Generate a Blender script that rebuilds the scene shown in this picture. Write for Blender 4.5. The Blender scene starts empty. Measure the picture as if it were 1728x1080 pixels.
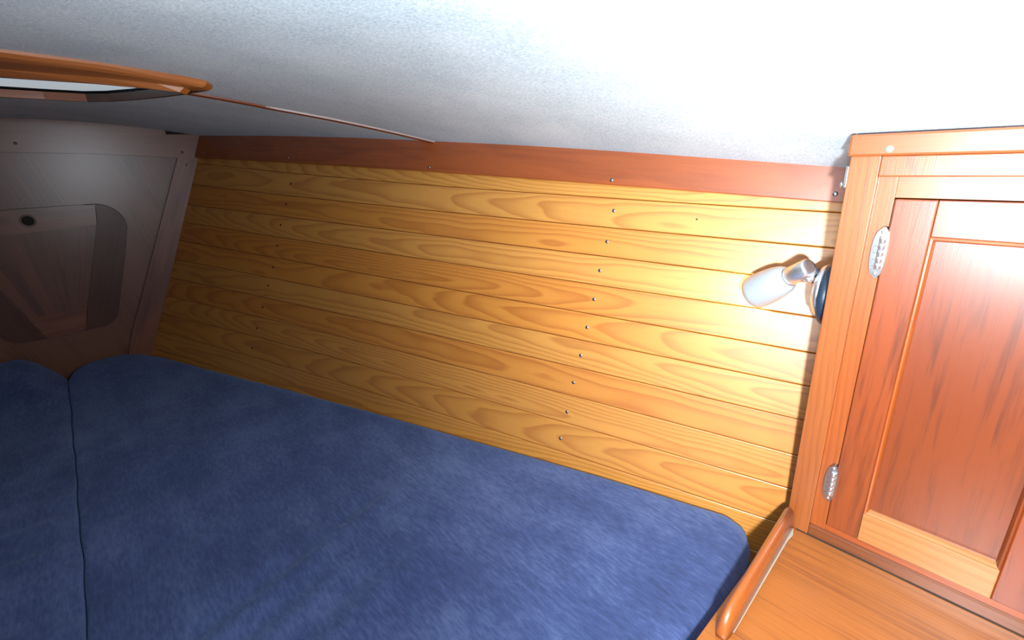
import bpy, bmesh, math, random
from mathutils import Vector, Matrix, noise
random.seed(7)
S = 1.2            # drawing units -> metres (camera eye is the drawing origin)
C = bpy.context.scene.collection
scn = bpy.context.scene

# ------------------------------------------------------------------ camera
cam_d = bpy.data.cameras.new('camera'); cam = bpy.data.objects.new('camera', cam_d); C.objects.link(cam)
cam_d.sensor_fit = 'HORIZONTAL'; cam_d.sensor_width = 36.0; cam_d.lens = 36.0*805.9/1728; cam_d.clip_start = 0.01
a, b, c = [math.radians(v) for v in (48.382, 70.6513, -2.8964)]
cam.matrix_world = (Matrix.Rotation(a, 4, 'Z') @ Matrix.Rotation(b, 4, 'X') @ Matrix.Rotation(c, 4, 'Z'))
scn.camera = cam

# ------------------------------------------------------------------ light
world = bpy.data.worlds.new('world'); scn.world = world; world.use_nodes = True
bgn = world.node_tree.nodes['Background']; bgn.inputs[0].default_value = (0.62, 0.78, 1.0, 1); bgn.inputs[1].default_value = 0.03

def spot(name, loc, tgt, power, size, blend, radius, col=(1, 1, 1)):
    d = bpy.data.lights.new(name, 'SPOT'); d.energy = power; d.spot_size = math.radians(size); d.spot_blend = blend
    d.shadow_soft_size = radius; d.color = col
    o = bpy.data.objects.new(name, d); C.objects.link(o); o.location = Vector(loc)*S
    o.rotation_euler = (Vector(tgt)-Vector(loc)).to_track_quat('-Z', 'Y').to_euler()
    return o
# the photographer's flash, held just below and to the right of the lens
spot('camera_flash', (0.085, 0.00, -0.075), (0.06, 0.60, -0.22), 70.0, 140, 1.0, 0.022, (0.90, 0.96, 1.0))
# added second spot aimed up to brighten the headliner, standing in for bounced flash
spot('headliner_fill', (-0.02, 0.02, -0.15), (-0.26, 0.34, 0.24), 30.0, 144, 1.0, 0.06, (0.86, 0.94, 1.0))
# added area light behind the camera, placed to make the bulkhead highlight
al = bpy.data.lights.new('bulkhead_highlight_fill', 'AREA'); al.shape = 'RECTANGLE'; al.size = 0.16; al.size_y = 0.06; al.energy = 4.2; al.color = (0.80, 0.90, 1.0)
ao = bpy.data.objects.new('bulkhead_highlight_fill', al); C.objects.link(ao); ao.location = Vector((0.30, 0.155, 0.07))*S
ao.rotation_euler = (Vector((-1.74, 0.06, 0.05))-Vector((0.30, 0.155, 0.07))).to_track_quat('-Z', 'Y').to_euler()

scn.view_settings.view_transform = 'Standard'; scn.view_settings.look = 'None'
scn.view_settings.gamma = 1.0; scn.view_settings.use_curve_mapping = False
scn.view_settings.exposure = -0.12

# ------------------------------------------------------------------ materials
def srgb(r, g, b):
    f = lambda v: (v/255/12.92) if v/255 <= .04045 else ((v/255+.055)/1.055)**2.4
    return (f(r), f(g), f(b), 1)

class NT:
    def __init__(s, name):
        s.m = bpy.data.materials.new(name); s.m.use_nodes = True
        s.t = s.m.node_tree; s.n = s.t.nodes; s.p = s.n['Principled BSDF']
    def new(s, typ, **kw):
        n = s.n.new(typ)
        for k, v in kw.items(): setattr(n, k, v)
        return n
    def link(s, a, b): s.t.links.new(a, b)
    def math(s, op, a, b=None, c=None, clamp=False):
        n = s.n.new('ShaderNodeMath'); n.operation = op; n.use_clamp = clamp
        for i, v in enumerate((a, b, c)):
            if v is None: continue
            if isinstance(v, (int, float)): n.inputs[i].default_value = v
            else: s.link(v, n.inputs[i])
        return n.outputs[0]
    def mix(s, f, a, b, mode='MIX'):
        n = s.n.new('ShaderNodeMix'); n.data_type = 'RGBA'; n.blend_type = mode
        for i, v in ((0, f), (6, a), (7, b)):
            if isinstance(v, (int, float)): n.inputs[i].default_value = v
            elif isinstance(v, tuple): n.inputs[i].default_value = v
            else: s.link(v, n.inputs[i])
        return n.outputs[2]
    def noise(s, vec, scale, detail=3, rough=.55, xyz=(1, 1, 1)):
        mp = s.new('ShaderNodeMapping'); mp.inputs['Scale'].default_value = xyz; s.link(vec, mp.inputs[0])
        n = s.new('ShaderNodeTexNoise'); n.inputs['Scale'].default_value = scale
        n.inputs['Detail'].default_value = detail; n.inputs['Roughness'].default_value = rough
        s.link(mp.outputs[0], n.inputs['Vector']); return n.outputs['Fac']
    def ramp(s, f, stops):
        n = s.new('ShaderNodeValToRGB'); e = n.color_ramp.elements
        while len(e) < len(stops): e.new(.5)
        for el, (p, col) in zip(e, stops): el.position = p; el.color = col if len(col) == 4 else (*col, 1)
        s.link(f, n.inputs[0]); return n.outputs[0]

def wood(name, light, dark, ring=.007, ringmix=.55, rough=.28, fibre=.35, coat=.5, blotch=.2, bump=.15, pore=0.0, wob=.006, crough=None, ior=1.5):
    """Varnished timber: growth rings of a log cut by the board (vertex attribute 'grain' = place in the log, metres)."""
    t = NT(name)
    at = t.new('ShaderNodeAttribute', attribute_name='grain'); g = at.outputs['Vector']
    sx = t.new('ShaderNodeSeparateXYZ'); t.link(g, sx.inputs[0])
    r = t.math('SQRT', t.math('ADD', t.math('MULTIPLY', sx.outputs[1], sx.outputs[1]), t.math('MULTIPLY', sx.outputs[2], sx.outputs[2])))
    n1 = t.noise(g, 1, 2, .5, (3.2, 11, 11)); n2 = t.noise(g, 1, 2, .5, (9, 40, 40))
    r = t.math('ADD', r, t.math('MULTIPLY', t.math('SUBTRACT', n1, .5), wob*4))
    r = t.math('ADD', r, t.math('MULTIPLY', t.math('SUBTRACT', n2, .5), wob*.5))
    fr = t.math('FRACT', t.math('DIVIDE', r, ring))
    late = t.ramp(fr, [(0, (.05,)*3), (.40, (.18,)*3), (.80, (.85,)*3), (.88, (1,)*3), (1, (.08,)*3)])
    fib = t.noise(g, 1, 3, .6, (12, 700, 700)); fib2 = t.noise(g, 1, 3, .6, (5, 130, 130))
    bl = t.noise(g, 1, 3, .5, (2.5, 9, 9))
    f = t.math('ADD', t.math('MULTIPLY', late, ringmix), t.math('MULTIPLY', t.math('SUBTRACT', fib2, .5), fibre*2.2))
    f = t.math('ADD', f, t.math('MULTIPLY', t.math('SUBTRACT', fib, .5), fibre), clamp=False)
    f = t.math('ADD', f, t.math('MULTIPLY', t.math('SUBTRACT', bl, .5), blotch*3), clamp=True)
    col = t.mix(f, light, dark)
    oi = t.new('ShaderNodeObjectInfo')
    col = t.mix(1.0, col, oi.outputs['Color'], 'MULTIPLY')
    t.link(col, t.p.inputs['Base Color'])
    t.p.inputs['Specular IOR Level'].default_value = .35
    rg = t.math('ADD', rough-.06, t.math('MULTIPLY', fib2, .12)); t.link(rg, t.p.inputs['Roughness'])
    t.p.inputs['Coat Weight'].default_value = min(1, coat*2); t.p.inputs['Coat Roughness'].default_value = crough or rough*1.1; t.p.inputs['Coat IOR'].default_value = ior
    bp = t.new('ShaderNodeBump'); bp.inputs['Strength'].default_value = bump; bp.inputs['Distance'].default_value = .001
    t.link(t.math('ADD', fib2, t.math('MULTIPLY', fib, .6)), bp.inputs['Height']); t.link(bp.outputs[0], t.p.inputs['Normal'])
    return t.m

def plain(name, col, rough=.4, metal=0, **kw):
    t = NT(name); t.p.inputs['Base Color'].default_value = col; t.p.inputs['Roughness'].default_value = rough
    t.p.inputs['Metallic'].default_value = metal
    for k, v in kw.items(): t.p.inputs[k.replace('_', ' ')].default_value = v
    tc = t.new('ShaderNodeTexCoord'); n = t.noise(tc.outputs['Object'], 90, 3)
    t.link(t.math('ADD', rough-.04, t.math('MULTIPLY', n, .08)), t.p.inputs['Roughness'])
    return t.m

M = {}
M['ash'] = wood('varnished_ash', (.76, .345, .064, 1), (.50, .16, .020, 1), ring=.0066, ringmix=.72, rough=.34, crough=.46, ior=1.75, fibre=.16, blotch=.10, bump=.06)
M['mahogany'] = wood('varnished_mahogany', (.22, .040, .007, 1), (.040, .007, .003, 1), ring=.011, ringmix=.22, rough=.32, crough=.34, ior=1.65, fibre=.85, blotch=.30, bump=.2)
M['stile'] = wood('orange_varnished_teak', (.37, .100, .017, 1), (.19, .033, .006, 1), ring=.006, ringmix=.35, rough=.35, crough=.36, ior=1.7, fibre=.35, blotch=.15, bump=.3)
M['red'] = wood('red_brown_mahogany', (.40, .085, .012, 1), (.14, .02, .004, 1), ring=.012, ringmix=.25, crough=.38, ior=1.8, rough=.27, fibre=.3, blotch=.22, bump=.04, coat=.5)
M['golden'] = wood('golden_rail_teak', (.46, .20, .060, 1), (.29, .10, .022, 1), ring=.006, ringmix=.35, rough=.3, fibre=.25, blotch=.1)
M['shelf'] = wood('striped_teak', (.37, .115, .020, 1), (.13, .028, .006, 1), ring=.005, ringmix=.25, rough=.30, fibre=.8, blotch=.22, bump=.25)
M['bulk'] = wood('old_brown_mahogany', (.21, .082, .042, 1), (.05, .016, .009, 1), ring=.02, ringmix=.2, rough=.42, fibre=.42, blotch=.6, bump=.35, coat=.35, crough=.27, ior=1.6)
M['bulkdark'] = wood('old_dark_mahogany', (.120, .048, .028, 1), (.050, .019, .011, 1), ring=.02, ringmix=.25, rough=.40, fibre=.25, blotch=.2, bump=.3, coat=.15, crough=.27)
M['chrome'] = plain('chrome', (.88, .90, .94, 1), .28, .9)
M['steel'] = plain('worn_stainless_steel', (.40, .41, .42, 1), .32, 1)
M['darkscrew'] = plain('tarnished_screw_metal', (.12, .09, .06, 1), .45, .8)
M['verdigris'] = plain('verdigris_brass', (.22, .42, .36, 1), .6, .2)
M['black'] = plain('blue_black_plastic', (.014, .032, .060, 1), .4)
M['darkgap'] = plain('dark_gap_shade', (.018, .013, .010, 1), .8)  # near-black standing in for shade in joints, slot and finger hole
M['hullback'] = plain('dark_hull_backing', (.10, .045, .015, 1), .8)
M['opal'] = plain('opal_glass', (.42, .46, .49, 1), .25, Transmission_Weight=0.0, Coat_Weight=.5)
M['white'] = plain('white_plastic', (.80, .86, .88, 1), .4)
M['plyedge'] = plain('berth_plywood', (.25, .14, .06, 1), .7)

def fabric_ceiling():
    t = NT('blue_grey_headliner_vinyl'); tc = t.new('ShaderNodeTexCoord'); o = tc.outputs['Object']
    n1 = t.noise(o, 260, 4, .75); n2 = t.noise(o, 7, 3); n3 = t.noise(o, 1, 3, .6, (260, 900, 260))
    f = t.math('ADD', t.math('MULTIPLY', n1, .6), t.math('MULTIPLY', n3, .4))
    f = t.math('ADD', f, t.math('MULTIPLY', t.math('SUBTRACT', n2, .5), .25), clamp=True)
    col = t.ramp(f, [(.36, (.32, .43, .50)), (.5, (.54, .65, .71)), (.64, (.76, .84, .88))])
    t.link(col, t.p.inputs['Base Color']); t.p.inputs['Roughness'].default_value = .62; t.p.inputs['Sheen Weight'].default_value = .22; t.p.inputs['Sheen Roughness'].default_value = .5; t.p.inputs['Sheen Tint'].default_value = (.75, .88, 1, 1)
    bp = t.new('ShaderNodeBump'); bp.inputs['Strength'].default_value = .35; bp.inputs['Distance'].default_value = .0012
    t.link(f, bp.inputs['Height']); t.link(bp.outputs[0], t.p.inputs['Normal']); return t.m
M['liner'] = fabric_ceiling()

def velour():
    t = NT('navy_velour'); tc = t.new('ShaderNodeTexCoord'); o = tc.outputs['Object']
    n1 = t.noise(o, 1, 4, .6, (55, 210, 60)); n2 = t.noise(o, 6, 4, .6); n3 = t.noise(o, 900, 2, .6)
    n4 = t.noise(o, 1, 3, .6, (5, 16, 20))
    f = t.math('ADD', t.math('MULTIPLY', n1, .35), t.math('MULTIPLY', n2, .35))
    f = t.math('ADD', f, t.math('MULTIPLY', n3, .18)); f = t.math('ADD', f, t.math('MULTIPLY', n4, .25), clamp=True)
    col = t.ramp(f, [(.38, (.028, .042, .105)), (.54, (.056, .083, .212)), (.70, (.115, .162, .335))])
    t.link(col, t.p.inputs['Base Color']); t.p.inputs['Roughness'].default_value = .95
    t.p.inputs['Specular IOR Level'].default_value = .15
    t.p.inputs['Sheen Weight'].default_value = .35; t.p.inputs['Sheen Roughness'].default_value = .5
    t.p.inputs['Sheen Tint'].default_value = (.42, .60, 1, 1)
    bp = t.new('ShaderNodeBump'); bp.inputs['Strength'].default_value = .4; bp.inputs['Distance'].default_value = .0015
    t.link(t.math('ADD', n3, n1), bp.inputs['Height']); t.link(bp.outputs[0], t.p.inputs['Normal']); return t.m
M['velour'] = velour()

# ------------------------------------------------------------------ builders
def tag(o, label=None, cat=None, group=None, kind=None):
    if label: o['label'] = label
    if cat: o['category'] = cat
    if group: o['group'] = group
    if kind: o['kind'] = kind
    return o

def mesh(name, V, Fs, mat, parent=None, grain=None, origin=None, smooth=False, tint=(1, 1, 1), G=None, bevel=0):
    """V in drawing units; grain=(direction, offset_across, offset_depth, seed) or G = explicit grain coordinates (metres)."""
    bm = bmesh.new(); vs = [bm.verts.new(Vector(v)*S) for v in V]
    for f in Fs:
        try: bm.faces.new([vs[i] for i in f])
        except ValueError: pass
    if bevel:
        bm.normal_update()
        ed = [e for e in bm.edges if len(e.link_faces) == 2 and e.calc_face_angle(0) > .5]
        bmesh.ops.bevel(bm, geom=ed, offset=bevel*S, segments=2, profile=.5, affect='EDGES')
    bmesh.ops.recalc_face_normals(bm, faces=bm.faces)
    me = bpy.data.meshes.new(name); bm.to_mesh(me); bm.free()
    me.materials.append(mat)
    if smooth:
        for p in me.polygons: p.use_smooth = True
    if grain or G:
        at = me.attributes.new('grain', 'FLOAT_VECTOR', 'POINT')
        if G and not bevel:
            for i, g in enumerate(G): at.data[i].vector = g
        else:
            d, o1, o2, seed = grain
            A = Vector(d).normalized(); up = Vector((0, 1, 0)) if abs(A.y) < .8 else Vector((1, 0, 0))
            W = A.cross(up).normalized()      # across the face
            N = A.cross(W).normalized()
            for i, v in enumerate(me.vertices):
                p = v.co; at.data[i].vector = (p.dot(A)+seed*3.7, p.dot(W)+o1, p.dot(N)+o2+p.dot(A)*.03)
    og = Vector(origin)*S if origin is not None else sum((v.co for v in me.vertices), Vector())/max(1, len(me.vertices))
    po = Vector(parent['org']) if parent is not None and 'org' in parent else Vector()
    me.transform(Matrix.Translation(-og))
    o = bpy.data.objects.new(name, me); C.objects.link(o)
    o.color = (*tint, 1)
    o['org'] = list(og)
    if parent is not None: o.parent = parent; o.location = og-po
    else: o.location = og
    return o

def empty(name, loc):
    o = bpy.data.objects.new(name, None); C.objects.link(o); o.empty_display_size = .02
    o.location = Vector(loc)*S; o['org'] = list(Vector(loc)*S); return o

def box(name, x, y, z, mat, parent=None, grain=None, bevel=.0012, **kw):
    V = [(x[i], y[j], z[k]) for i in (0, 1) for j in (0, 1) for k in (0, 1)]
    F = [(0, 1, 3, 2), (4, 6, 7, 5), (0, 4, 5, 1), (2, 3, 7, 6), (0, 2, 6, 4), (1, 5, 7, 3)]
    return mesh(name, V, F, mat, parent, grain, bevel=bevel, **kw)

def prism(name, poly, axis, lo, hi, mat, parent=None, grain=None, bevel=.001, **kw):
    """poly: 2-D outline in the two other axes (in order), extruded along axis from lo to hi."""
    def P(p, t):
        q = [p[0], p[1]]; q.insert(axis, t); return tuple(q)
    n = len(poly); V = [P(p, lo) for p in poly]+[P(p, hi) for p in poly]
    F = [tuple(range(n)), tuple(range(2*n-1, n-1, -1))]+[(i, (i+1) % n, n+(i+1) % n, n+i) for i in range(n)]
    return mesh(name, V, F, mat, parent, grain, bevel=bevel, **kw)

def frame_of(d):
    d = Vector(d).normalized(); u = Vector((0, 0, 1)) if abs(d.z) < .9 else Vector((1, 0, 0))
    x = d.cross(u).normalized(); y = d.cross(x).normalized(); return d, x, y

def lathe(name, base, axis, prof, mat, parent=None, seg=32, smooth=True, close=True, **kw):
    """prof: [(distance along axis, radius)] in drawing units."""
    d, x, y = frame_of(axis); base = Vector(base); V = []; F = []
    for (t, r) in prof:
        for k in range(seg):
            an = 2*math.pi*k/seg; V.append(base+d*t+x*(r*math.cos(an))+y*(r*math.sin(an)))
    for i in range(len(prof)-1):
        for k in range(seg):
            k2 = (k+1) % seg; F.append((i*seg+k, i*seg+k2, (i+1)*seg+k2, (i+1)*seg+k))
    if close: F.append(tuple(range(seg))); F.append(tuple((len(prof)-1)*seg+k for k in reversed(range(seg))))
    o = mesh(name, V, F, mat, parent, smooth=smooth, **kw)
    for p in o.data.polygons:
        if len(p.vertices) > 4: p.use_smooth = False
    return o

_screw = {}
def screw(loc, nrm, r, mat, parent):
    key = (r, mat.name)
    if key not in _screw:
        o = lathe('screw', (0, 0, 0), (0, 0, 1), [(-.004, r*.5), (-.0003, r), (.0003, r), (.0009, r*.82), (.0013, r*.45)], mat, parent, seg=12, origin=(0, 0, 0))
        # slot of the screw head
        _screw[key] = o.data; me = o.data
        bpy.data.objects.remove(o)
    o = bpy.data.objects.new('screw', _screw[key]); C.objects.link(o); o.parent = parent
    po = Vector(parent['org']) if 'org' in parent else Vector()
    o.location = Vector(loc)*S-po; o.rotation_euler = Vector(nrm).to_track_quat('Z', 'Y').to_euler(); return o

# ------------------------------------------------------------------ shape of the hull side and of the deck above
def hull(x, z): return .7808+.2711*x+.1714*z-.1608*x*z+.02*(1-((x+.95)/.79)**2)
def hnorm(x, z):
    dx = .2711-.1608*z-.04*(x+.95)/.6241; dz = .1714-.1608*x
    return Vector((dx, -1, dz)).normalized()      # towards the cabin
def deck(x, y):
    return .1195-.0161*(x+.165)/1.575*1.0-.23*(y+.11)**2+.008*max(0, 1-((x+.95)/.79)**2)
XB = -1.74; XC = -.145; YC = .60
def q2(c): return lambda x: c[0]*x*x+c[1]*x+c[2]
trimU = q2((.0006, -.075, -.0375)); trimL = q2((-.005, -.0788, -.0943))
seams = [q2(c) for c in ((.0157, -.0383, -.0987), (.0115, -.0362, -.1416), (.0060, -.0400, -.1875), (.0100, -.0290, -.2295),
    (.0108, -.0252, -.2759), (.0077, -.0261, -.3211), (.0044, -.0291, -.3690), (.0018, -.0337, -.4202), (.0019, -.0338, -.4697),
    (.0009, -.0387, -.5249), (.0009, -.0400, -.5790), (.0009, -.0410, -.6330))]

# ------------------------------------------------------------------ structure: hull side with its planks
def strip(name, za, zb, thick, mat, parent, off=0.0, gap=.0004, cham=.0012, x0=XB, x1=XC-.0005, n=36, seed=0, hq=.012, vq=0, taper=.03, tint=(1, 1, 1), front=0.0, round_=False):
    """A board bent onto the hull between the lower line za(x) and the upper line zb(x)."""
    V = []; F = []; G = []
    for i in range(n+1):
        x = x0+(x1-x0)*i/n; a_, b_ = za(x)+gap, zb(x)-gap
        prof = [(a_, thick), (a_, cham), (a_+cham*.45, cham*.3), (a_+cham*1.1, 0), ((a_*2+b_)/3, 0), ((a_+2*b_)/3, 0), (b_-cham*1.1, 0), (b_-cham*.45, cham*.3), (b_, cham), (b_, thick)]
        for (z, dep) in prof:
            nn = hnorm(x, z); y = hull(x, z)
            V.append(Vector((x, y, z))-nn*(dep-off))
            v = (z-(a_+b_)/2)*S
            G.append(((x*S)+seed*3.7, v+vq+.012*math.sin(x*3+seed), hq+dep*S+taper*x*S*(1 if seed % 2 else -1)+.02*math.sin(x*2.1+seed*1.7)))
    k = 10
    for i in range(n):
        for j in range(k): j2 = (j+1) % k; F.append((i*k+j, i*k+j2, (i+1)*k+j2, (i+1)*k+j))
    F.append(tuple(range(k))); F.append(tuple(n*k+j for j in reversed(range(k))))
    return mesh(name, V, F, mat, parent, G=G, tint=tint)

nb = 24; V = []; F = []
for i in range(nb+1):
    x = XB+(XC-.0005-XB)*i/nb
    for j in range(9):
        z = trimU(x)-.004+(-.64-trimU(x))*j/8; nn = hnorm(x, z); y = hull(x, z)
        V.append(Vector((x, y, z))-nn*.0085); V.append(Vector((x, y, z))-nn*.022)
for i in range(nb):
    for j in range(8):
        a0 = (i*9+j)*2; b0 = ((i+1)*9+j)*2
        F.append((a0, a0+2, b0+2, b0)); F.append((a0+1, b0+1, b0+3, a0+3))
    for j in (0, 8): a0 = (i*9+j)*2; b0 = ((i+1)*9+j)*2; F.append((a0, b0, b0+1, a0+1))
for i in (0, nb):
    for j in range(8): a0 = (i*9+j)*2; F.append((a0, a0+1, a0+3, a0+2))
hullw = mesh('wall_back', V, F, M['hullback'])
tag(hullw, 'hull side lined with narrow golden varnished planks', kind='structure')
lines = [lambda x: trimL(x)+.012]+seams
tints = [(1, 1, .95), (1, .98, 1.0), (.98, .84, .65), (1.02, .98, 1.0), (.98, .80, .6), (1.02, .86, .66), (1.0, .95, .95), (.97, .80, .65), (1.0, .92, .9), (.98, .88, .75), (1, .92, .8), (1, .9, .7)]
cfg = [(.03, .06), (.010, .03), (.055, .02), (.011, .035), (.030, .03), (.05, .02), (.010, .04), (.035, .03), (.012, .03), (.04, .03), (.02, .03), (.03, .03)]
for j in range(12):
    hq, tp = cfg[j]
    strip('plank', lines[j+1], lines[j], .0085, M['ash'], hullw, seed=j+1, hq=hq, taper=tp, vq=(.004 if j % 3 else -.007), tint=tints[j])
for (x, z) in ((-1.289, -.048), (-1.293, -.097), (-1.3, -.146), (-1.299, -.196), (-1.301, -.248), (-1.306, -.293), (-1.313, -.347), (-1.32, -.40), (-1.324, -.45)):
    screw((x, hull(x, z), z), hnorm(x, z), .0030, M['darkscrew'], hullw)
for (x, z) in ((-.466, -.096), (-.469, -.144), (-.473, -.19), (-.475, -.237), (-.479, -.284), (-.482, -.332), (-.487, -.38), (-.49, -.433), (-.494, -.482)):
    screw((x, hull(x, z), z), hnorm(x, z), .0030, M['steel'], hullw)
screw((-.3406, hull(-.3406, -.1052), -.1052), hnorm(-.34, -.105), .0014, M['darkscrew'], hullw)

trim = strip('trim_1', trimL, lambda x: trimU(x)+.006, .007, M['red'], None, off=.009, gap=0, cham=.0012, x0=XB+.012, seed=20, hq=.06, taper=.02)
tag(trim, 'long red-brown varnished board along the top of the hull planking', kind='structure')
for (x, z) in ((-1.69, .037), (-1.304, .011), (-.852, -.023), (-.474, -.051), (-.183, -.070)):
    nn = hnorm(x, z); screw(Vector((x, hull(x, z), z))+nn*.009, nn, .0030, M['steel'], trim)

# ------------------------------------------------------------------ structure: bulkhead at the bow
CY = -.087
bulk = prism('wall_left', [(-.62, -.66), (.075, -.66), (.10, -.47), (.36, .03), (.36, .10), (.12, .135), (-.1, .14), (-.62, .09)], 0, XB-.02, XB, M['bulk'], None,
             grain=((0, -.25, 1), .02, .10, 3), bevel=0)
tag(bulk, 'brown mahogany bulkhead closing the bow end of the berth', kind='structure')
hb = [(-.60, .02), (-.35, .052), (-.082, .060), (.082, .051), (.2, .040), (.327, .0255)]
ht = [(.345, .10), (.2, .130), (0, .139), (-.3, .132), (-.6, .09)]
header = prism('header_board', hb+ht, 0, XB, XB+.011, M['bulk'], bulk, grain=((0, 1, 0), .03, .06, 5), bevel=.0015, tint=(1.15, 1.1, 1.1))
for (y, z) in ((-.050, .078), (.290, .045)): screw((XB+.011, y, z), (1, 0, 0), .0035, M['darkscrew'], bulk)
prism('corner_post', [(.277, .0275), (.3235, .0245), (.09, -.486), (.06, -.60), (-.004, -.60), (.044, -.462)], 0, XB, XB+.013, M['bulk'], bulk, grain=((0, .43, 1), .03, .05, 6), bevel=.003, tint=(1.15, 1.05, 1.0))
screw((XB+.013, .292, .010), (1, 0, 0), .0025, M['darkscrew'], bulk)
box('dark_slot', (XB+.0112, XB+.0135), (.262, .322), (.0935, .104), M['darkgap'], bulk, bevel=.0006)  # near-black block in place of a dark slot

# the keystone-shaped locker door set in the bulkhead
def arc(cx, cz, r, a0, a1, n=7): return [(cx+r*math.cos(math.radians(a0+(a1-a0)*i/n)), cz+r*math.sin(math.radians(a0+(a1-a0)*i/n))) for i in range(n+1)]
half = [(CY, -.0765)]+[(.03, -.0790)]+arc(.052, -.139, .060, 84, -12, 9)+[(.0885, -.222), (.040, -.358)]+arc(-.012, -.362, .048, -12, -88, 7)+[(CY, -.4115)]
def mir(p): return (2*CY-p[0], p[1])
outline = half+[mir(p) for p in reversed(half[1:-1])]
big = [(CY+(y-CY)*1.012, -.245+(z+.245)*1.010) for y, z in outline]
# recess line around the door
rec = prism('door_rebate', big, 0, XB, XB+.0012, M['darkgap'], bulk, bevel=0)
door = prism('locker_door', outline, 0, XB+.0012, XB+.0035, M['bulk'], bulk, grain=((0, -.3, 1), .03, .02, 8), bevel=0, tint=(.85, .82, .8))
def inL(z): return .051-(z+.139)*-.372     # inner edge of the right stile
T = XB+.0078
prism('rail', [(-.2330, -.083), (-.204, -.0792), (CY, -.0770), (.03, -.0792), (.0585, -.083), (.0500, -.1305), (CY, -.1335), (-.2245, -.1325)], 0, XB+.0035, T, M['bulk'], door, grain=((0, 1, 0), .03, .04, 9), bevel=.0015, tint=(1.15, 1.12, 1.05))
prism('rail', [(-.145, -.351), (-.028, -.351), (-.047, -.408), (CY, -.4110), (-.127, -.408)], 0, XB+.0035, T, M['bulk'], door, grain=((0, 1, 0), .03, .05, 11), bevel=.0015, tint=(1.3, 1.1, .95))
stile = [(.0605, -.083)]+[p for p in half if p[0] > .0625 and p[1] > -.2]+[(.0885, -.222), (.040, -.358)]+arc(-.012, -.362, .048, -12, -88, 7)[:-1]+[(-.045, -.4085), (-.0265, -.351), (.0515, -.131)]
prism('stile', stile, 0, XB+.0035, T, M['bulkdark'], door, grain=((0, .37, 1), .03, .04, 12), bevel=.0012)
prism('stile', [mir(p) for p in stile], 0, XB+.0035, T, M['bulkdark'], door, grain=((0, -.37, 1), .03, .04, 13), bevel=.0012)
# fanned slats between the rails
for k in range(7):
    f0, f1 = k/7, (k+1)/7
    yt = lambda f: -.218+f*(.049+.218); yb_ = lambda f: -.144+f*(-.029+.144)
    zt = -.1345
    P_ = [(yt(f0)+.0012, zt), (yt(f1)-.0012, zt), (yb_(f1)-.0008, -.3505), (yb_(f0)+.0008, -.3505)]
    prism('slat', P_, 0, XB+.0035, XB+.0050+.0006*(k % 2), M['bulk'], door, grain=((0, (yt(f0)-yb_(f0))*1.0, .216), .02+.01*k, .03, 14+k), bevel=.0008, tint=((.8, .78, .75) if k % 2 else (.98, .9, .82)))
lathe('finger_hole', (T+.0002, -.079, -.1055), (1, 0, 0), [(-.006, .0105), (0, .0125), (.0012, .0142), (.0004, .0155)], M['bulk'], door, seg=28)
lathe('finger_hole_bore', (T+.0009, -.079, -.1055), (1, 0, 0), [(-.004, .0112), (0, .0122)], M['darkgap'], door, seg=28)  # near-black disc in place of the shaded hole

# ------------------------------------------------------------------ structure: headliner overhead
HO = [(-.796, -.10), (-.798, -.018), (-.808, .080), (-.814, .150), (-.822, .188), (-.845, .200), (-.92, .186), (-1.01, .163), (-1.10, .130), (-1.17, .092), (-1.22, .030), (-1.235, -.03), (-1.235, -.10)]
HI = [(-.889, -.10), (-.887, -.018), (-.862, .070), (-.845, .125), (-.838, .150), (-.852, .160), (-.92, .142), (-.99, .120), (-1.05, .095), (-1.085, .070), (-1.105, .020), (-1.11, -.03), (-1.11, -.10)]
def in_hatch(x, y):
    if y < -.10: y = -.20-y
    P = [((a[0]*.6+b[0]*.4), (a[1]*.6+b[1]*.4)) for a, b in zip(HI, HO)]; P = [(-.85, -.2)]+P+[(-1.16, -.2)]
    c_ = False
    for i in range(len(P)):
        (x0, y0), (x1, y1) = P[i], P[i-1]
        if (y0 > y) != (y1 > y) and x < (x1-x0)*(y-y0)/(y1-y0)+x0: c_ = not c_
    return c_
def xb(y):   # line of the teak batten across the headliner
    return -.960+.59*max(0, y-.3)**1.28
def yedge(x):
    if x > XC+.0005: return .612
    z = trimU(x); return hull(x, z)+.006
def panel(name, fx0, fx1, nx, ny, parent, ymin=-.75, tail=None):
    V = []; F = []
    cols = [i/nx for i in range(nx+1)]
    if tail: cols += [2+i/12 for i in range(13)]; 
    for i, t_ in enumerate(cols):
        for j in range(ny+1):
            # y first from an approximate x, then x from the batten line
            t = t_; y = 0; x = 0
            for _ in range(4):
                x = fx0(y)+(fx1(y)-fx0(y))*t if t < 1.5 else XC+.0006+(tail-XC)*(t-2); y = ymin+(yedge(x)-ymin)*j/ny
            z = deck(x, y)
            n_ = noise.noise(Vector((x*4, y*4, 2)))*.0012
            V.append((x, y, z+n_)); V.append((x, y, z+n_+.008))
    st = (ny+1)*2; nx = len(cols)-1
    for i in range(nx):
        for j in range(ny):
            a0 = i*st+j*2
            q_ = [V[k] for k in (a0, a0+2, a0+st, a0+st+2)]
            if all(in_hatch(v[0], v[1]) for v in q_): continue
            F.append((a0, a0+2, a0+st+2, a0+st)); F.append((a0+1, a0+st+1, a0+st+3, a0+3))
        for j in (0, ny): a0 = i*st+j*2; F.append((a0, a0+st, a0+st+1, a0+1))
    for i in (0, nx):
        for j in range(ny): a0 = i*st+j*2; F.append((a0, a0+1, a0+3, a0+2))
    return mesh(name, V, F, M['liner'], parent, smooth=False)
ceil = panel('ceiling', lambda y: xb(y)+.0015, lambda y: XC, 60, 80, None, tail=.55)
tag(ceil, 'pale blue-grey fabric headliner sloping down to the hull side', kind='structure')
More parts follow.
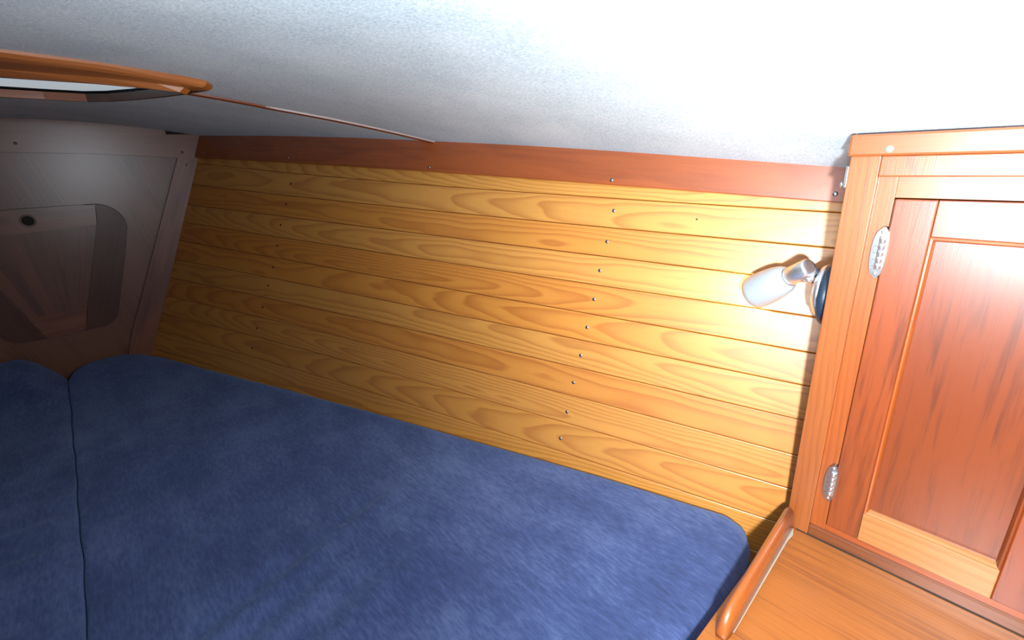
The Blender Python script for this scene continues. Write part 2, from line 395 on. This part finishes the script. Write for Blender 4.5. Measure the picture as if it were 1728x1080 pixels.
panel('headliner_panel', lambda y: XB-.01, lambda y: xb(y)-.0015, 40, 80, ceil)
V = []; F = []; G = []
for i in range(61):
    y = .175+(.42)*i/60
    x = xb(y)
    if y > yedge(x)-.004: y = yedge(x)-.004
    z = deck(x, y)
    for (dx, dz) in ((-.0062, .001), (-.0052, -.0032), (-.0020, -.0050), (.0020, -.0050), (.0052, -.0032), (.0062, .001)):
        V.append((x+dx, y, z+dz)); G.append((y*S, dx*S+.03, dz*S+.04))
for i in range(60):
    for j in range(6): F.append((i*6+j, i*6+(j+1) % 6, i*6+6+(j+1) % 6, i*6+6+j))
F.append(tuple(range(6))); F.append(tuple(360+j for j in reversed(range(6))))
mesh('batten', V, F, M['stile'], ceil, G=G, tint=(.55, .4, .35))

# ------------------------------------------------------------------ berth base under the cushions
base = prism('floor', [(XB, -.70)]+[(x_, hull(x_, -.625)-.002) for x_ in (XB, -1.5, -1.2, -.9, -.6, -.3, -.152)]+[(-.152, -.70)], 2, -.625, -.61, M['plyedge'], None, bevel=0)
tag(base, 'plywood berth base under the blue cushions', kind='structure')

# ------------------------------------------------------------------ hanging locker cabinet on the right
cab = empty('locker_cabinet', (0, .66, -.486))
tag(cab, 'reddish mahogany wall cabinet with a panelled hinged door beside the planking', 'cabinet')
XR = .125; Z0 = -.486; ZT = -.0205
gz = lambda s: ((0, 0, 1), .04+.013*s, .05, s)
gx = lambda s: ((1, 0, 0), .05, .04, s)
box('side_panel', (XC, XC+.012), (YC+.012, .745), (Z0, ZT), M['mahogany'], cab, grain=((0, 0, 1), .04, .05, 30))
box('side_panel', (XR-.012, XR), (YC+.012, .745), (Z0, ZT), M['mahogany'], cab, grain=((0, 0, 1), .04, .05, 31))
box('back_panel', (XC+.012, XR-.012), (.735, .745), (Z0, ZT), M['mahogany'], cab, grain=((0, 0, 1), .04, .05, 32))
# face frame, proud by 4 mm of the inner frame
box('face_frame_stile', (XC, -.1195), (YC, YC+.012), (Z0, ZT), M['stile'], cab, grain=gz(33), bevel=.0006)
box('face_frame_stile', (.0995, XR), (YC, YC+.012), (Z0, ZT), M['stile'], cab, grain=gz(34), bevel=.0015)
box('face_frame_rail', (-.1195, .0995), (YC, YC+.012), (-.0402, ZT), M['stile'], cab, grain=((0, 0, 1), .02, .04, 35), bevel=.0012, tint=(.85, .85, .95))
box('face_frame_rail', (-.1195, .0995), (YC, YC+.012), (Z0, -.4712), M['mahogany'], cab, grain=gx(36), bevel=.0012, tint=(.9, 1.3, 1.6))
# inner frame carrying the hinges
yi = YC+.0042
box('inner_frame_stile', (-.1195, -.1030), (yi, YC+.014), (-.4712, -.0402), M['stile'], cab, grain=gz(37), bevel=.0004, tint=(1.02, .85, .55))
box('inner_frame_stile', (.0830, .0995), (yi, YC+.014), (-.4712, -.0402), M['stile'], cab, grain=gz(38), bevel=.0004, tint=(1.02, .85, .55))
box('inner_frame_rail', (-.1030, .0830), (yi, YC+.014), (-.0605, -.0402), M['stile'], cab, grain=gx(39), bevel=.0004, tint=(1, .95, .9))
box('inner_frame_rail', (-.1030, .0830), (yi, YC+.014), (-.4712, -.4625), M['stile'], cab, grain=gx(40), bevel=.0004, tint=(1, .75, .6))
# door
yd = YC+.0018
DX0, DX1, DZ0, DZ1 = -.1022, .0812, -.4617, -.0615
PX0, PX1, PZ0, PZ1 = -.0690, .0475, -.4240, -.0960
dr = box('door', (PX0-.004, PX1+.004), (YC+.0095, YC+.0125), (PZ0-.004, PZ1+.004), M['mahogany'], cab, grain=((0, 0, 1), .10, .02, 41), bevel=0, tint=(.95, .95, .95))
box('stile', (DX0, PX0), (yd, YC+.014), (DZ0, DZ1), M['mahogany'], dr, grain=((.03, 0, 1), .06, .05, 42), bevel=.0013, tint=(1.25, 1.3, 1.2))
box('stile', (PX1, DX1), (yd, YC+.014), (DZ0, DZ1), M['mahogany'], dr, grain=((-.06, 0, 1), .06, .05, 43), bevel=.0013, tint=(1.1, 1.0, .9))
box('rail', (PX0, PX1), (yd, YC+.014), (PZ1, DZ1), M['mahogany'], dr, grain=gx(44), bevel=.0009, tint=(1.2, 1.2, 1.2))
r_ = box('rail', (PX0, PX1), (yd, YC+.014), (DZ0, PZ0), M['golden'], dr, grain=gx(45), bevel=.0009)
r_['label'] = 'paler golden bottom rail of the door'
def moulding(name, p0, p1, inward, mat, **kw):
    """Quarter-round bead on the inside edge of the door frame, mitred at both ends; p in (x, z)."""
    w = .0046; prof = [(0, 0), (.0010, -.0006), (.0024, -.0004), (.0036, .0014), (w, .0058), (w, .0078), (0, .0078)]
    d = (Vector((p1[0], 0, p1[1]))-Vector((p0[0], 0, p0[1]))).normalized(); inn = Vector((inward[0], 0, inward[1]))
    V = []; n = len(prof)
    for (p, sgn) in ((p0, 1), (p1, -1)):
        for (u, dy) in prof: V.append(Vector((p[0], yd+dy, p[1]))+inn*u+d*(u*sgn))
    F = [tuple(range(n)), tuple(range(2*n-1, n-1, -1))]+[(i, (i+1) % n, n+(i+1) % n, n+i) for i in range(n)]
    return mesh(name, V, F, mat, dr, **kw)
moulding('moulding', (PX0, PZ0), (PX0, PZ1), (1, 0), M['stile'], grain=gz(46), tint=(1.05, .8, .5))
moulding('moulding', (PX1, PZ0), (PX1, PZ1), (-1, 0), M['mahogany'], grain=gz(47))
moulding('moulding', (PX0, PZ1), (PX1, PZ1), (0, -1), M['stile'], grain=gx(48), tint=(1.05, .85, .5))
moulding('moulding', (PX0, PZ0), (PX1, PZ0), (0, 1), M['golden'], grain=gx(49))

def hinge(zc, ln=.0270):
    """Lens-shaped butt hinge with a five-knuckle barrel."""
    xh = -.1045; w0, w1 = .0078, .0045
    pts = []
    n = 12
    for i in range(n+1):
        t = -1+2*i/n; pts.append((xh-w0*math.sqrt(max(0, 1-abs(t)**2.4))-.0012, zc+ln*t))
    for i in range(n+1):
        t = 1-2*i/n; pts.append((xh+w1*math.sqrt(max(0, 1-abs(t)**2.4))+.0008, zc+ln*t))
    V = []; m = len(pts)
    for (x, z) in pts: V.append((x, yi, z))
    for (x, z) in pts: V.append((xh+(x-xh)*.93, yi-.0042, zc+(z-zc)*.97))
    F = [tuple(range(m)), tuple(range(2*m-1, m-1, -1))]+[(i, (i+1) % m, m+(i+1) % m, m+i) for i in range(m)]
    h = mesh('hinge', V, F, M['steel'], cab)
    kn = ln*1.12/5
    for k in range(5):
        z = zc-ln*.62+k*kn*1.12
        lathe('knuckle', (xh+.0002, yi-.0050, z), (0, 0, 1), [(0, .0022), (.0004, .0030), (kn*1.05-.0004, .0030), (kn*1.05, .0022)], M['chrome'], h, seg=16)
    for sg in (-1, 1):
        lathe('screw_head', (xh-.0010, yi-.0040, zc+sg*ln*.80), (0, -1, 0), [(0, .0020), (.0005, .0018), (.0009, .0009)], M['chrome'], h, seg=12)
    for k in range(4):
        z = zc-ln*.52+k*kn*1.12
        box('leaf_slot', (xh-.0062, xh-.0034), (yi-.0044, yi-.0041), (z, z+.0004), M['darkscrew'], h, bevel=0)
hinge(-.1150); hinge(-.3995)
# cap board on top of the cabinet with a verdigris screw
box('cap_board', (-.1470, .30), (YC-.006, YC+.012), (ZT, .0000), M['stile'], cab, grain=((1, 0, 0), .012, .02, 50), bevel=.0022, tint=(.95, .9, .95))
lathe('cap_screw', (-.1130, YC-.0058, -.0145), (0, -1, 0), [(-.002, .0030), (0, .0033), (.0005, .0031), (.0009, .0018)], M['verdigris'], cab, seg=18)['label'] = 'green tarnished screw head'
# small latch plate on the cabinet side next to the trim board
lp = box('latch_plate', (XC-.0042, XC-.0004), (YC+.003, YC+.015), (-.052, -.030), M['steel'], cab, bevel=.0008)
lathe('latch_knob', (XC-.0042, YC+.009, -.049), (-1, 0, 0), [(0, .0022), (.002, .0030), (.0032, .0014)], M['chrome'], cab, seg=14)

wr = box('wall_right', (XR+.0006, .62), (YC+.013, YC+.028), (-.62, -.001), M['mahogany'], None, grain=((0, 0, 1), .04, .05, 70), bevel=0)
tag(wr, 'plain mahogany bulkhead panel carrying on to the right of the cabinet', kind='structure')
# ------------------------------------------------------------------ shelf in front of the cabinet, with its fiddle rail
sh = empty('shelf', (.0, .40, -.50))
tag(sh, 'orange-brown teak shelf under the cabinet with a raised rail on its left edge', 'shelf')
ZS = -.486
box('shelf_board', (-.150, .30), (.16, YC+.001), (ZS-.018, ZS-.0004), M['shelf'], sh, grain=((1, -.03, .0), .05, .03, 60), bevel=.001)
box('front_panel', (-.148, -.136), (.16, YC-.01), (-.609, ZS-.018), M['red'], sh, grain=((0, 1, 0), .05, .03, 61), bevel=.001)
# backing strip along the foot of the cabinet
V = []; G = []
fid = [(-.0075, 0), (.0075, 0), (.0068, .018), (.0045, .026), (.0010, .0295), (-.0028, .0285), (-.0056, .0245), (-.0072, .014)]
ys = [(.597, 1), (.55, 1), (.50, 1), (.45, 1), (.41, 1), (.400, .96), (.392, .82), (.387, .55), (.384, .28)]
F = []; k = len(fid)
for i, (y, s) in enumerate(ys):
    xc_ = -.1425+(.597-y)*.045
    for (dx, dz) in fid: V.append((xc_+dx*(.5+.5*s), y, ZS+dz*s)); G.append((y*S, dx*S+.04, dz*S+.03))
for i in range(len(ys)-1):
    for j in range(k): F.append((i*k+j, i*k+(j+1) % k, (i+1)*k+(j+1) % k, (i+1)*k+j))
F.append(tuple(range(k))); F.append(tuple((len(ys)-1)*k+j for j in reversed(range(k))))
fo = mesh('fiddle_rail', V, F, M['red'], sh, G=G, smooth=True, tint=(1.1, 1.25, 1.3))
V = []
for i, (y, dx) in enumerate(((.597, 0), (.585, .003), (.57, .001), (.40, .0))):
    xc_ = -.1425+(.597-y)*.045+.0072
    V += [(xc_, y, ZS), (xc_+.0008+dx, y, ZS), (xc_, y, ZS+.0010)]
F = [(0, 1, 2), (11, 10, 9)]
for i in range(3):
    for j in range(3): F.append((i*3+j, i*3+(j+1) % 3, i*3+3+(j+1) % 3, i*3+3+j))
mesh('sealant_bead', V, F, plain('aged_sealant', (.42, .36, .28, 1), .7), sh)
V = []
for i in range(9):
    x = -.132+.05*i
    V += [(x, YC-.0002, ZS), (x, YC-.0013-.0004*(i % 2), ZS), (x, YC-.0002, ZS+.0008)]
F = [(0, 1, 2), (26, 25, 24)]
for i in range(8):
    for j in range(3): F.append((i*3+j, i*3+(j+1) % 3, i*3+3+(j+1) % 3, i*3+3+j))
mesh('foot_joint', V, F, M['darkgap'], sh)

# ------------------------------------------------------------------ cushions
def seg_dist(p, a_, b_):
    ab = (b_[0]-a_[0], b_[1]-a_[1]); t = ((p[0]-a_[0])*ab[0]+(p[1]-a_[1])*ab[1])/(ab[0]**2+ab[1]**2+1e-12); t = max(0, min(1, t))
    return math.hypot(p[0]-a_[0]-ab[0]*t, p[1]-a_[1]-ab[1]*t)
def resample(P, step):
    out = []
    for i in range(len(P)):
        a_, b_ = P[i], P[(i+1) % len(P)]; L = math.hypot(b_[0]-a_[0], b_[1]-a_[1]); n = max(1, int(round(L/step)))
        for j in range(n): out.append((a_[0]+(b_[0]-a_[0])*j/n, a_[1]+(b_[1]-a_[1])*j/n))
    return out
def cushion(name, outline, cen, zf, zb, rad, label):
    O = [(x, y+(.0008*math.sin(x*21)+.0005*math.sin(x*53+1) if abs(y+.1123) < .0012 and -1.62 < x < -.13 else 0)) for x, y in resample(outline, .012)]; n = len(O); V = []; F = []
    ss = [1, .997, .992, .985, .975, .963, .95, .93, .91]+[.91*(1-k/34) for k in range(1, 33)]
    def hgt(x, y, d):
        z = zf(x, y)
        rd = rad if abs(y+.112) > .03 else rad*(.2+.8*max(0, (abs(y+.112)-.006)/.024)) if abs(y+.112) > .006 else rad*.2
        if x < -1.63: rd = max(rd, rad*.3+rad*.7*min(1, (-1.63-x)/.05))
        if d < rd: z -= rd*(1-math.sqrt(max(0, 1-(1-d/rd)**2)))
        return z
    # side wall rings, then the top
    for (zz, ins) in ((zb, .006), (zb+.008, .001), (zb+.03, .0004), (zb+.06, .0004)):
        for (x, y) in O:
            dx, dy = cen[0]-x, cen[1]-y; L = math.hypot(dx, dy); X_, Y_ = x+dx/L*ins, y+dy/L*ins; V.append((X_, min(Y_, hull(X_, zz)-.003), zz))
    for s in ss:
        for (x, y) in O:
            px, py = cen[0]+(x-cen[0])*s, cen[1]+(y-cen[1])*s
            d = 0 if s == 1 else min(seg_dist((px, py), O[i], O[(i+1) % n]) for i in range(0, n)) if s > .90 else 1
            V.append((px, py, hgt(px, py, d)))
    R = 4+len(ss)
    for i in range(R-1):
        for j in range(n): F.append((i*n+j, i*n+(j+1) % n, (i+1)*n+(j+1) % n, (i+1)*n+j))
    V.append((cen[0], cen[1], zf(*cen))); ci = len(V)-1
    for j in range(n): F.append(((R-1)*n+j, (R-1)*n+(j+1) % n, ci))
    F.append(tuple(reversed(range(n))))
    o = mesh(name, V, F, M['velour'], None, smooth=True, origin=(cen[0], cen[1], zb)); tag(o, label, 'cushion'); return o
def sm(t): t = max(0, min(1, t)); return t*t*(3-2*t)
def creases(x, y):
    z = .0032*noise.noise(Vector((x*3.0, y*3.0, 1)))+.0010*noise.noise(Vector((x*9, y*9, 4)))
    # long soft folds running athwart the berth
    def fold(x0, y0, y1, w, h, sl=-.28):
        q = x-(x0+(y-y0)*sl); m = sm((y-y0)/.07)*sm((y1-y)/.12)
        return h*(math.exp(-(q/w)**2)-.9*math.exp(-((q+w*1.7)/(w*1.2))**2))*m
    z += fold(-.525, -.06, .34, .016, .0052)+fold(-.465, -.08, .20, .014, .0036)+fold(-.405, -.06, .26, .017, .0042)
    z += fold(-.70, -.10, .20, .018, .0024)+fold(-.95, -.12, .16, .016, .0036, -.05)+fold(-.86, -.12, .10, .014, .0026, -.1)
    z += fold(-1.20, -.13, .12, .015, .0040, .0)+fold(-1.07, -.12, .10, .014, .0034, -.05)+fold(-1.32, -.12, .12, .015, .0036, .05)
    # puckers pulled from the centre seam
    z += .0040*noise.noise(Vector((x*13+(y+.11)*2, (y+.11)*3, 9)))*math.exp(-abs(y+.112)/.12)
    z += .0012*noise.noise(Vector((x*40, (y+.11)*14, 3)))*math.exp(-abs(y+.112)/.03)
    return z
def zr(x, y): return -.514+creases(x, y)+.018*sm((-1.25-x)/.45)*sm(1-abs(y)/.25)
def zl(x, y): return -.514+creases(x, -y-.22)+.070*sm((-1.35-x)/.36)*sm((-.10-y)/.10)
he = lambda x, o=0: (x, hull(x, -.53)-.006-o)
P = [(-1.722, -.096), (-1.690, -.1105), (-1.6, -.1115), (-1.2, -.1115), (-.9, -.1115), (-.12, -.1115), (-.105, -.105), (-.10, -.09), (-.125, .02), (-.150, .12), (-.1560, .20), (-.1560, .36), (-.1565, .43), (-.159, .480), (-.163, .530), (-.173, .572), (-.192, .600), (-.222, .609), he(-.26), he(-.30), he(-.4), he(-.55), he(-.75), he(-.95), he(-1.15), he(-1.35), he(-1.5), he(-1.62, .004), (-1.69, .060), (-1.722, .030), (-1.733, -.02), (-1.733, -.07)]
cushion('berth_cushion', P, (-.62, .16), zr, -.608, .024, 'large navy blue velour berth cushion lying against the wooden planking')
P = [(-1.733, -.16), (-1.715, -.130), (-1.685, -.1145), (-1.5, -.1132), (-1.2, -.1132), (-.9, -.1132), (-.12, -.1132), (-.09, -.14), (-.08, -.60), (-.12, -.66), (-.6, -.58), (-1.2, -.46), (-1.6, -.37), (-1.70, -.34), (-1.733, -.30)]
cushion('berth_cushion', P, (-.8, -.30), zl, -.608, .020, 'narrow darker blue cushion at the left, beyond the centre seam')

# ------------------------------------------------------------------ overhead hatch frame
def hz(x, y, d=0): return deck(x, y)-d
hatch = empty('overhead_hatch', (-.98, -.087, .09))
tag(hatch, 'varnished wooden hatch frame hanging from the headliner at upper left', 'hatch')
HD = .019
outer = HO; inner = HI
def hrail(name, i0, i1, mat, mirror=False, **kw):
    V = []; G = []; F = []
    my = lambda y: -.20-y if mirror else y
    rows = []
    for i in range(i0, i1+1):
        o_, n_ = outer[i], inner[i]
        # cross-section: outer wall, lower arris, underside, inner arris, inner wall
        for (t, d) in ((0, -.001), (0, .003), (.06, .007), (.18, .010), (.70, .0125), (.86, HD), (1, HD), (1, .008)):
            x = o_[0]+(n_[0]-o_[0])*t; y = my(o_[1]+(n_[1]-o_[1])*t)
            V.append((x, y, hz(x, y)-d)); G.append(((i-i0)*.07*S+.0, t*.05*S+.05, d*S+.03))
    n = 8; m = i1-i0
    for i in range(m):
        for j in range(n): F.append((i*n+j, i*n+(j+1) % n, (i+1)*n+(j+1) % n, (i+1)*n+j))
    F.append(tuple(range(n))); F.append(tuple(m*n+j for j in reversed(range(n))))
    return mesh(name, V, F, mat, hatch, G=G, **kw)
for mi in (False, True):
    hrail('aft_rail', 0, 5, M['golden'], mi, tint=(1, .78, .6))
    hrail('side_rail', 5, 9, M['bulkdark'], mi, tint=(.6, .6, .6))
    hrail('forward_rail', 9, 12, M['stile'], mi, tint=(.75, .75, .8))
lid = [(p[0], p[1]) for p in inner]+[(p[0], -.20-p[1]) for p in reversed(inner)]
V = [(x, y, deck(x, y)-.004) for x, y in lid]+[(x, y, deck(x, y)+.006) for x, y in lid]; n = len(lid)
F = [tuple(range(n)), tuple(range(2*n-1, n-1, -1))]+[(i, (i+1) % n, n+(i+1) % n, n+i) for i in range(n)]
M['lid_glow'] = plain('glowing_white_acrylic', (.80, .88, .90, 1), .4, Emission_Color=(.78, .92, 1, 1), Emission_Strength=.45)  # emission added so the lid shows bright inside the frame
mesh('hatch_lid', V, F, M['lid_glow'], hatch)

# ------------------------------------------------------------------ reading lamp on the cabinet side
lamp = empty('reading_lamp', (XC-.001, .650, -.178))
tag(lamp, 'chrome swivel reading lamp with white glass shade, fixed to the cabinet side', 'lamp')
lathe('base_plate', (XC-.0002, .650, -.179), (-1, 0, 0), [(0, .0375), (.010, .0375), (.0125, .0360), (.0130, .030)], M['black'], lamp, seg=40)
lathe('rose', (XC-.0128, .650, -.176), (-1, 0, 0), [(0, .0315), (.004, .0312), (.0075, .0285), (.0100, .022), (.0112, .010), (.0114, .004)], M['chrome'], lamp, seg=40)
p0 = Vector((XC-.018, .650, -.156)); p1 = Vector((-.1815, .642, -.1535))
lathe('arm', p0, p1-p0, [(0, .0052), (.004, .0064), (.006, .0056), ((p1-p0).length, .0056)], M['black'], lamp, seg=20)
ax = (Vector((-.2340, .6560, -.1900))-Vector((-.1810, .6350, -.1520))).normalized()
s0 = Vector((-.1745, .6350, -.1465))
lathe('socket', s0, ax, [(0, .006), (.0008, .0105), (.003, .0118), (.031, .0118), (.0325, .0108)], M['chrome'], lamp, seg=36)
lathe('swivel_knuckle', s0+ax*.008+Vector((.004, 0, -.009)), (1, 0, -.4), [(-.004, .004), (0, .006), (.005, .006), (.007, .003)], M['chrome'], lamp, seg=20)
sb = s0+ax*.0315
pr = [(0, .0120), (.003, .0150), (.008, .0178), (.016, .0200), (.026, .0216), (.038, .0226), (.050, .0230), (.0565, .0231), (.057, .0221), (.038, .0214), (.018, .0184), (.006, .0145), (.003, .011)]
lathe('shade', sb, ax, pr, M['opal'], lamp, seg=40, close=False)
lathe('bulb', sb, ax, [(.002, .005), (.010, .0065), (.018, .0105), (.026, .0115), (.033, .009), (.037, .003)], M['white'], lamp, seg=24)

pl = bpy.data.lights.new('reading_lamp_light', 'SPOT'); pl.energy = .8; pl.spot_size = math.radians(160); pl.spot_blend = .9; pl.shadow_soft_size = .008; pl.color = (.95, .98, 1)
po_ = bpy.data.objects.new('bulb_light', pl); C.objects.link(po_); po_.parent = lamp; po_.location = (sb+ax*.048)*S-lamp.location
po_.rotation_euler = ax.to_track_quat('-Z', 'Y').to_euler()
# drop the helper property
for o in bpy.data.objects:
    if 'org' in o: del o['org']
